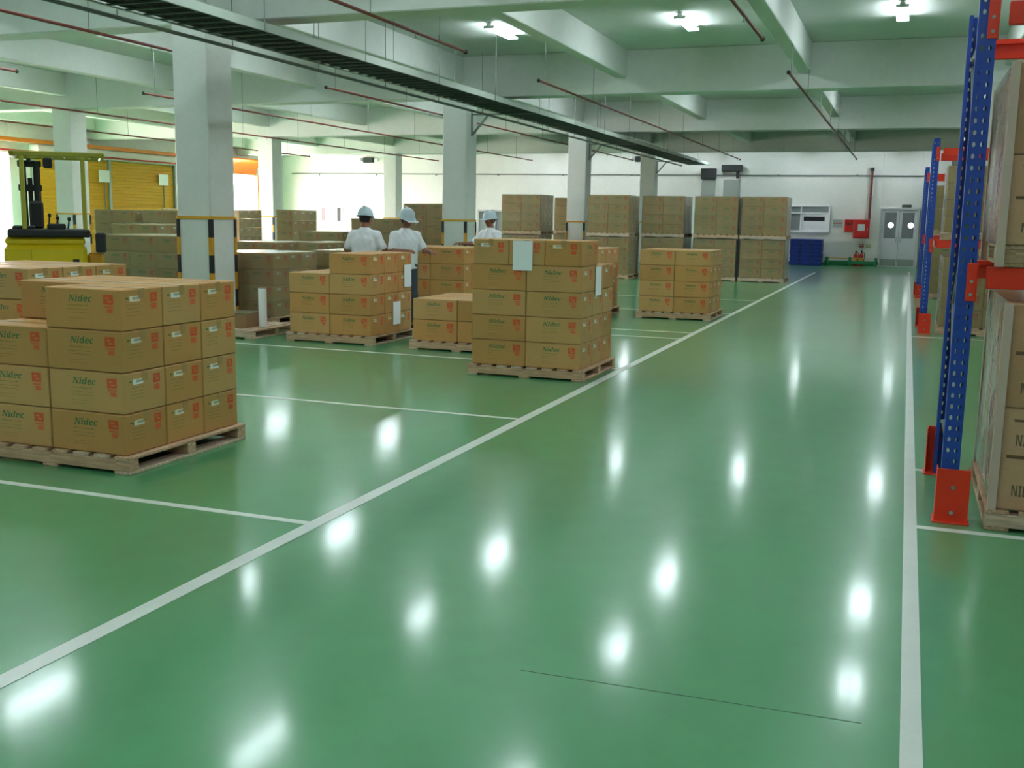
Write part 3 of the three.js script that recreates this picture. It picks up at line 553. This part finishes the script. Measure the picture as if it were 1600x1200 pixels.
// ---------------------------------------------------------------- left wall: yellow shutter, orange rails, doorways, yard
{
  M.shutter = std({ color: '#d69a04', roughness: 0.6 });
  const o = thing('roller_shutter', 'large closed yellow roller shutter on the left wall', 'shutter', [XL, 0, -31.6]);
  const slat = cbox(0.035, 0.118, 7.2, 0.012);
  for (let i = 0; i < 29; i++) part(o, 'slat', slat, M.shutter, [0.03, 0.06 + i * 0.12, 0]);
  for (const z of [-3.68, 0.05, 3.68]) part(o, 'guide_rail', cbox(0.12, 3.55, 0.12, 0.008), M.galv, [0.07, 1.775, z]);
  part(o, 'shutter_box', cbox(0.4, 0.32, 7.5, 0.02), M.wall, [0.2, 3.66, 0]);
  const rail = thing('crane_rail', 'orange rail along the left wall above the shutter', 'rail', [XL + 0.45, 3.9, -28.2]);
  part(rail, 'flange', cbox(0.16, 0.13, 17, 0.01), M.railOrange = std({ color: '#d9780f', roughness: 0.5 }));
  for (let z = -8; z < 8.4; z += 3.2) part(rail, 'bracket', cbox(0.4, 0.06, 0.08, 0.006), M.railOrange, [-0.24, 0, z]);
  const p = thing('wall_pipe', 'red pipe along the left wall below the orange rail', 'pipe', [XL + 0.5, 3.55, -26]);
  part(p, 'pipe', bar(0, 0, 14, 0, 0, -9.7, 0.035, 8), M.redPaint); for (let z = -9; z < 14; z += 4) part(p, 'bracket', cbox(0.5, 0.04, 0.05, 0.005), M.galv, [-0.25, 0, z]);
  for (const [z, l] of [[-31.2, 'left white notice sheet on the yellow shutter'], [-34.5, 'right white notice sheet on the yellow shutter']]) {
    const s = thing('notice_sheet', l, 'sign', [XL + 0.15, 2.9, z]); part(s, 'sheet', cbox(0.012, 0.44, 0.56, 0.003), M.paper); part(s, 'stand_pole', bar(0, -0.22, 0, 0, -2.9, 0, 0.02, 8), M.steelGrey);
  }
  // second doorway: raised orange door curving under the head
  const d = thing('raised_door', 'orange roll-up door raised above the daylight doorway', 'door', [XL, 3.35, -39.1]);
  const prof = new THREE.Shape(); prof.moveTo(0, 0); prof.lineTo(0.06, 0); prof.quadraticCurveTo(0.1, 0.5, 0.55, 0.62); prof.lineTo(0.55, 0.68); prof.lineTo(0, 0.68); prof.closePath();
  part(d, 'door_curtain', new THREE.ExtrudeGeometry(prof, { depth: 3.8, bevelEnabled: false, curveSegments: 8 }).translate(0, 0, -1.9), M.railOrange2 = std({ color: '#ee7a10', roughness: 0.5 }));
  part(d, 'white_stripe', cbox(0.03, 0.06, 3.8, 0.004), M.white, [0.09, 0.26, 0]);
  for (const z of [-1.94, 1.94]) part(d, 'door_jamb', cbox(0.16, 3.35, 0.1, 0.01), M.railOrange2, [0.06, -1.675, z]);
  const y = structure('floor_yard', 'pale concrete yard outside the loading doors', 'ground'); y.name = 'yard_ground';
  part(y, 'paving', cbox(30, 0.1, 60, 0.01), std({ color: '#cfcac4', roughness: 0.9, map: rep(paintTex, 0.1) }), [XL - 15.3, -0.06, -25]);
  // red truck standing outside the first doorway
  const t = thing('truck', 'red truck outside the left loading doorway', 'truck', [XL - 2.2, 0, -25.5]);
  part(t, 'cab', merge([bx(2.1, 1.5, 1.7, 0, 1.35, 0, 0.12), bx(1.9, 0.75, 1.3, 0, 2.35, 0.1, 0.18)]), M.redPaint);
  part(t, 'windscreen', cbox(0.02, 0.6, 1.2, 0.01), M.roomGlass, [1.0, 2.32, 0.1]); part(t, 'grille', cbox(0.05, 0.4, 1.2, 0.02), M.black, [1.06, 1.0, 0]); part(t, 'bumper', cbox(0.2, 0.25, 1.8, 0.04), M.black, [1.08, 0.6, 0]);
  for (const z of [-0.65, 0.65]) part(t, 'headlamp', cbox(0.04, 0.16, 0.26, 0.02), M.white, [1.06, 0.95, z]);
  for (const x of [-0.55, 0.6]) for (const z of [-0.8, 0.8]) part(t, 'wheel', new THREE.TorusGeometry(0.3, 0.13, 10, 20), M.rubber, [x, 0.43, z]);
}

// ---------------------------------------------------------------- yellow stand-up reach truck
{
  const y1 = std({ color: '#d2b410', roughness: 0.42 }), yg = std({ color: '#a9a336', roughness: 0.45 });
  const o = thing('reach_truck', 'yellow stand-up forklift truck behind the nearest stack', 'forklift', [-9.66, 0, -9.8], 0.76); o.scale.x = 0.78;
  part(o, 'chassis', merge([bx(1.14, 0.98, 0.86, 0, 0.72, 0, 0.05), bx(1.1, 0.1, 0.8, 0, 1.25, 0, 0.03)]), y1);
  part(o, 'side_panel', cbox(0.72, 0.86, 0.02, 0.008), y1, [0.16, 0.74, 0.437]);
  part(o, 'vent', cbox(0.09, 0.035, 0.01, 0.003), M.black, [0.41, 1.03, 0.45]);
  part(o, 'deck', merge([bx(1.14, 0.09, 0.9, 0.06, 1.345, 0, 0.02), bx(0.3, 0.04, 0.5, -0.3, 1.405, 0, 0.01)]), M.black);
  for (const [x, z] of [[-0.27, 0.37], [0.56, 0.37]]) part(o, 'guard_post', cbox(0.065, 0.9, 0.065, 0.012), yg, [x, 1.78, z]);
  part(o, 'overhead_guard', merge([bx(1.3, 0.06, 0.07, 0.22, 2.25, 0.37, 0.012), bx(1.3, 0.06, 0.07, 0.22, 2.25, -0.37, 0.012), bx(0.07, 0.06, 0.81, -0.4, 2.25, 0, 0.012), bx(0.07, 0.05, 0.81, 0.84, 2.24, 0, 0.012)]), yg);
  for (let i = 0; i < 6; i++) part(o, 'guard_bar', cbox(0.03, 0.03, 0.7, 0.005), yg, [-0.22 + i * 0.18, 2.25, 0]);
  part(o, 'work_lamp', merge([bx(0.13, 0.12, 0.1, 0.08, 2.15, 0.3, 0.02)]), M.black);
  for (const x of [-0.3, -0.1]) part(o, 'mast_channel', merge([bx(0.06, 2.05, 0.1, x, 1.18, -0.55, 0.008), bx(0.1, 2.05, 0.03, x, 1.18, -0.59, 0.006)]), M.darkSteel);
  for (const y of [0.6, 1.88, 2.17]) part(o, 'mast_crossbar', cbox(0.34, 0.08, 0.07, 0.01), M.darkSteel, [-0.2, y, -0.55]);
  part(o, 'mast_tie', bx(0.06, 0.04, 0.24, -0.2, 2.21, -0.46, 0.006), M.darkSteel);
  part(o, 'lift_cylinder', bar(-0.2, 0.3, -0.56, -0.2, 2.0, -0.56, 0.035, 12), M.darkSteel);
  part(o, 'backrest_pad', cbox(0.2, 0.34, 0.08, 0.03), M.black, [-0.12, 1.55, -0.3]);
  for (const [x, h] of [[0.05, 0.16], [0.16, 0.13], [0.32, 0.12]]) { const l = part(o, 'control_lever', bar(x, 1.39, 0.2, x + 0.02, 1.39 + h, 0.2, 0.012), M.black); part(l, 'knob', new THREE.SphereGeometry(0.026, 10, 8), M.black, [x + 0.02, 1.39 + h, 0.2]); }
  part(o, 'control_box', cbox(0.26, 0.07, 0.16, 0.015), M.black, [0.16, 1.42, 0.2]);
  part(o, 'battery_plug', cbox(0.15, 0.23, 0.14, 0.02), M.black, [0.77, 1.24, 0.36]);
  part(o, 'tail_panel', cbox(0.24, 1.0, 0.2, 0.04), std({ color: '#b57d10', roughness: 0.5 }), [0.69, 0.62, 0.3]);
  for (const z of [-0.3, 0.3]) { part(o, 'fork', merge([bx(0.11, 0.04, 1.1, z, 0.07, -1.17, 0.008), bx(0.11, 0.6, 0.05, z, 0.35, -0.645, 0.008)]), M.darkSteel); part(o, 'wheel', new THREE.CylinderGeometry(0.15, 0.15, 0.12, 20).rotateX(Math.PI / 2), M.rubber, [-0.4, 0.15, z * 1.2]); }
  part(o, 'wheel', new THREE.CylinderGeometry(0.15, 0.15, 0.14, 20).rotateX(Math.PI / 2), M.rubber, [0.45, 0.15, 0]);
}

// ---------------------------------------------------------------- people
function surfaceNets(sdf, lo, hi, cell) {
  const n = [0, 1, 2].map(i => Math.ceil((hi[i] - lo[i]) / cell) + 1), [nx, ny, nz] = n, val = new Float32Array(nx * ny * nz), id = (i, j, k) => i + nx * (j + ny * k);
  for (let k = 0; k < nz; k++) for (let j = 0; j < ny; j++) for (let i = 0; i < nx; i++) val[id(i, j, k)] = sdf(lo[0] + i * cell, lo[1] + j * cell, lo[2] + k * cell);
  const vid = new Int32Array(nx * ny * nz).fill(-1), pos = [], idx = [];
  for (let k = 0; k < nz - 1; k++) for (let j = 0; j < ny - 1; j++) for (let i = 0; i < nx - 1; i++) {
    let c = 0, sx = 0, sy = 0, sz = 0; const v = [];
    for (let q = 0; q < 8; q++) v.push(val[id(i + (q & 1), j + ((q >> 1) & 1), k + (q >> 2))]);
    for (let a = 0; a < 8; a++) for (const bit of [1, 2, 4]) if (!(a & bit)) { const b = a | bit; if ((v[a] < 0) !== (v[b] < 0)) { const t = v[a] / (v[a] - v[b]); c++; sx += (a & 1) + (bit === 1 ? t : 0); sy += ((a >> 1) & 1) + (bit === 2 ? t : 0); sz += (a >> 2) + (bit === 4 ? t : 0); } }
    if (c) { vid[id(i, j, k)] = pos.length / 3; pos.push(lo[0] + (i + sx / c) * cell, lo[1] + (j + sy / c) * cell, lo[2] + (k + sz / c) * cell); }
  }
  const quad = (a, b, c, d, f) => f ? idx.push(a, b, c, a, c, d) : idx.push(a, c, b, a, d, c);
  for (let k = 1; k < nz - 1; k++) for (let j = 1; j < ny - 1; j++) for (let i = 1; i < nx - 1; i++) {
    const s = val[id(i, j, k)] < 0;
    if (s !== (val[id(i + 1, j, k)] < 0)) quad(vid[id(i, j - 1, k - 1)], vid[id(i, j, k - 1)], vid[id(i, j, k)], vid[id(i, j - 1, k)], s);
    if (s !== (val[id(i, j + 1, k)] < 0)) quad(vid[id(i - 1, j, k - 1)], vid[id(i - 1, j, k)], vid[id(i, j, k)], vid[id(i, j, k - 1)], s);
    if (s !== (val[id(i, j, k + 1)] < 0)) quad(vid[id(i - 1, j - 1, k)], vid[id(i, j - 1, k)], vid[id(i, j, k)], vid[id(i - 1, j, k)], s);
  }
  const g = new THREE.BufferGeometry(); g.setAttribute('position', new THREE.Float32BufferAttribute(pos, 3)); g.setIndex(idx); g.computeVertexNormals();
  const uv = []; for (let i = 0; i < pos.length; i += 3) uv.push(pos[i] + pos[i + 2] * 0.7, pos[i + 1]); g.setAttribute('uv', new THREE.Float32BufferAttribute(uv, 2)); return g;
}
function capsules(list) {                                              // [a, b, ra, rb]
  const pre = list.map(([a, b, ra, rb]) => { const d = [b[0] - a[0], b[1] - a[1], b[2] - a[2]]; return [a, d, ra, (rb ?? ra) - ra, 1 / Math.max(1e-9, d[0] ** 2 + d[1] ** 2 + d[2] ** 2)]; });
  return (x, y, z, k) => {
    let r = 1e3;
    for (const [a, d, ra, dr, inv] of pre) {
      const px = x - a[0], py = y - a[1], pz = z - a[2]; let t = (px * d[0] + py * d[1] + pz * d[2]) * inv; t = t < 0 ? 0 : t > 1 ? 1 : t;
      const qx = px - d[0] * t, qy = py - d[1] * t, qz = pz - d[2] * t, v = Math.sqrt(qx * qx + qy * qy + qz * qz) - ra - dr * t;
      const h = Math.max(k - Math.abs(r - v), 0) / k; r = Math.min(r, v) - h * h * k * 0.25;
    }
    return r;
  };
}
const lerp3 = (a, b, t) => a.map((v, i) => v + (b[i] - v) * t);
function bounds(list, m) { const lo = [9, 9, 9], hi = [-9, -9, -9]; for (const [a, b, r, q] of list) for (const p of [a, b]) for (let i = 0; i < 3; i++) { const R = Math.max(r, q ?? r) + m; lo[i] = Math.min(lo[i], p[i] - R); hi[i] = Math.max(hi[i], p[i] + R); } return [lo, hi]; }
M.shirt = std({ color: '#dfe3e8', roughness: 0.85, bumpMap: rep(reliefTex, 3, 1.2), bumpScale: 0.006 });
M.trouser = std({ color: '#3a4250', roughness: 0.85 });
M.hat = std({ color: '#a9bcc2', roughness: 0.35 });
M.skin = std({ color: '#8a5a42', roughness: 0.6 });
M.hair = std({ color: '#15110f', roughness: 0.7 });
M.eye = std({ color: '#1a1412', roughness: 0.3 });
// the figure faces +z; elbows and wrists are given for its left (+x) and right (-x) arm
function person(label, pos, turn, pose) {
  const o = thing('person', label, 'person', pos, turn);
  const sh = [[0.18, 1.335, 0], [-0.18, 1.335, 0]], hip = [[0.09, 0.9, 0], [-0.09, 0.9, 0]], knee = [[0.1, 0.48, 0.025], [-0.1, 0.48, 0.025]], ank = [[0.105, 0.085, -0.015], [-0.105, 0.085, -0.015]];
  const el = pose.elbow, wr = pose.wrist, body = [], fine = [];
  body.push([[0, 0.93, 0], [0, 1.1, 0], 0.09, 0.085], [[0, 1.1, 0], [0, 1.27, 0], 0.085, 0.08], [[-0.08, 1.27, 0], [0.08, 1.27, 0], 0.065], [[0, 1.33, -0.01], [0, 1.47, 0.005], 0.062, 0.055]);
  for (const s of [0, 1]) {
    body.push([[0, 1.33, 0], sh[s], 0.05, 0.042], [sh[s], el[s], 0.042, 0.039], [el[s], wr[s], 0.04, 0.028], [hip[s], knee[s], 0.085, 0.058], [knee[s], ank[s], 0.055, 0.036], [ank[s], [ank[s][0] * 1.1, 0.04, 0.12], 0.04, 0.032]);
  }
  const tilt = pose.nod ?? 0, hc = [0, 1.555, 0.015];
  const headSdf = (x, y, z) => {
    const c = Math.cos(tilt), s = Math.sin(tilt), yy = y - 1.48, zz = z; const Y = yy * c + zz * s + 1.48, Z = zz * c - yy * s; x = Math.abs(x);
    const q = (cx, cy, cz, rx, ry, rz) => { const a = (x - cx) / rx, b = (Y - cy) / ry, d = (Z - cz) / rz, k = Math.sqrt(a * a + b * b + d * d); return (k - 1) * Math.min(rx, ry, rz); };
    const sm = (a, b, k) => { const h = Math.max(k - Math.abs(a - b), 0) / k; return Math.min(a, b) - h * h * k / 4; };
    let r = q(0, 1.585, 0, 0.075, 0.088, 0.093); r = sm(r, q(0, 1.515, 0.03, 0.055, 0.06, 0.06), 0.03); r = sm(r, q(0, 1.548, 0.098, 0.013, 0.024, 0.02), 0.015); r = sm(r, q(0.078, 1.56, -0.005, 0.012, 0.032, 0.02), 0.008);
    r = sm(r, q(0, 1.508, 0.086, 0.024, 0.008, 0.01), 0.008); r = Math.max(r, -q(0.03, 1.572, 0.096, 0.016, 0.01, 0.014)); return r;
  };
  const cap = capsules(body), [lo, hi] = bounds(body, 0.03);
  const gs = [surfaceNets((x, y, z) => Math.min(cap(x, y, z, 0.035), 1), lo, hi, 0.014), surfaceNets(headSdf, [-0.11, 1.42, -0.14], [0.11, 1.7, 0.16], 0.005)];
  for (const s of [0, 1]) {                                            // hands: palm, four fingers, thumb
    const dir = new THREE.Vector3(...wr[s]).sub(new THREE.Vector3(...el[s])).normalize(), side = new THREE.Vector3(0, 1, 0).cross(dir).normalize(), dn = side.clone().cross(dir).normalize(); if (dn.y > 0) { dn.negate(); }
    const P = (a, b, c) => new THREE.Vector3(...wr[s]).addScaledVector(dir, a).addScaledVector(side, b).addScaledVector(dn, c).toArray();
    const h = [[P(0, 0, 0), P(0.03, 0, 0), 0.026, 0.026], [P(0.03, -0.022, 0), P(0.085, -0.028, 0), 0.016], [P(0.03, 0, 0), P(0.09, 0, 0), 0.018], [P(0.03, 0.022, 0), P(0.085, 0.028, 0), 0.016]];
    const fingers = [[-0.031, 0.06], [-0.0105, 0.072], [0.0105, 0.068], [0.031, 0.052]];
    for (const [b, l] of fingers) h.push([P(0.085, b, 0), P(0.085 + l * 0.5, b, 0.006), 0.009, 0.0085], [P(0.085 + l * 0.5, b, 0.006), P(0.085 + l * 0.9, b, 0.03), 0.0085, 0.0075]);
    const th = s ? 1 : -1; h.push([P(0.025, th * 0.026, 0.006), P(0.06, th * 0.05, 0.02), 0.012, 0.0105], [P(0.06, th * 0.05, 0.02), P(0.09, th * 0.048, 0.034), 0.0105, 0.009]);
    const c2 = capsules(h), [l2, h2] = bounds(h, 0.012); gs.push(surfaceNets((x, y, z) => c2(x, y, z, 0.006), l2, h2, 0.004));
  }
  part(o, 'body', merge(gs), M.skin);
  const shirtC = [[[-0.07, 0.86, 0], [-0.085, 1.24, 0], 0.112, 0.112], [[0.07, 0.86, 0], [0.085, 1.24, 0], 0.112, 0.112], [[0, 0.9, 0], [0, 1.27, -0.005], 0.12, 0.125], [[0, 1.36, -0.005], [0, 1.42, 0], 0.07]];
  for (const s of [0, 1]) shirtC.push([[0, 1.365, 0], sh[s], 0.075, 0.06], [sh[s], lerp3(sh[s], el[s], 0.78), 0.064, 0.062]);
  const sc = capsules(shirtC), [sl, su] = bounds(shirtC, 0.03);
  part(o, 'shirt', surfaceNets((x, y, z) => Math.max(sc(x, y, z, 0.04) + 0.004 * Math.sin(x * 60 + y * 25) * Math.sin(y * 40 + z * 50), 0.86 - y, y - 1.445), sl, su, 0.014), M.shirt);
  const tr = [[[-0.06, 0.92, 0], [0.06, 0.92, 0], 0.112]]; for (const s of [0, 1]) tr.push([hip[s], knee[s], 0.1, 0.078], [knee[s], [ank[s][0], 0.1, ank[s][2]], 0.076, 0.066]);
  const tc = capsules(tr), [tl, tu] = bounds(tr, 0.03); part(o, 'trousers', surfaceNets((x, y, z) => Math.max(tc(x, y, z, 0.03), 0.06 - y), tl, tu, 0.016), M.trouser);
  for (const s of [0, 1]) part(o, 'shoe', merge([bx(0.095, 0.075, 0.26, ank[s][0] * 1.06, 0.04, 0.055, 0.03)]), M.black);
  const hg = new THREE.Group(); hg.name = 'head_wear'; o.add(hg); hg.position.set(0, 1.48, 0); hg.rotation.x = tilt;
  part(hg, 'hair', surfaceNets((x, y, z) => { const a = x / 0.083, b = (y - 0.105) / 0.095, c = (z + 0.008) / 0.1, k = (Math.sqrt(a * a + b * b + c * c) - 1) * 0.083; return Math.max(k, z - 0.03 - (y > 0.12 ? 0.2 : 0), 0.035 - y); }, [-0.1, 0.0, -0.13], [0.1, 0.24, 0.13], 0.006), M.hair);
  part(hg, 'hard_hat', merge([new THREE.LatheGeometry([[0, 0.262], [0.03, 0.259], [0.065, 0.243], [0.093, 0.212], [0.108, 0.17], [0.114, 0.128], [0.128, 0.122], [0.128, 0.116], [0.108, 0.116]].map(p => new THREE.Vector2(...p)), 28).scale(1, 1, 1.14), bx(0.17, 0.008, 0.09, 0, 0.119, 0.15, 0.004), bx(0.03, 0.012, 0.2, 0, 0.258, 0, 0.005)]), M.hat);
  for (const s of [-1, 1]) part(hg, 'eye', new THREE.SphereGeometry(0.011, 8, 6), M.eye, [s * 0.03, 0.092, 0.083]);
}
person('worker seen from behind in white shirt and pale hard hat', [-7.26, 0, -13.3], Math.PI + 0.1, { elbow: [[0.29, 1.13, 0.02], [-0.29, 1.13, 0.02]], wrist: [[0.25, 1.02, 0.24], [-0.25, 1.02, 0.24]], nod: 0.15 });
person('middle worker in white shirt looking down toward the right', [-6.74, 0, -13.55], 1.0, { elbow: [[0.26, 1.13, 0.1], [-0.27, 1.12, 0.06]], wrist: [[0.2, 1.12, 0.36], [-0.18, 1.13, 0.33]], nod: 0.35 });
person('lone worker in white shirt reaching left behind the central stack', [-6.7, 0, -16.72], -0.45, { elbow: [[0.27, 1.12, 0.06], [-0.3, 1.16, 0.14]], wrist: [[0.2, 1.13, 0.3], [-0.3, 1.17, 0.4]], nod: 0.15 });

finish(scene);
renderer.render(scene, camera);
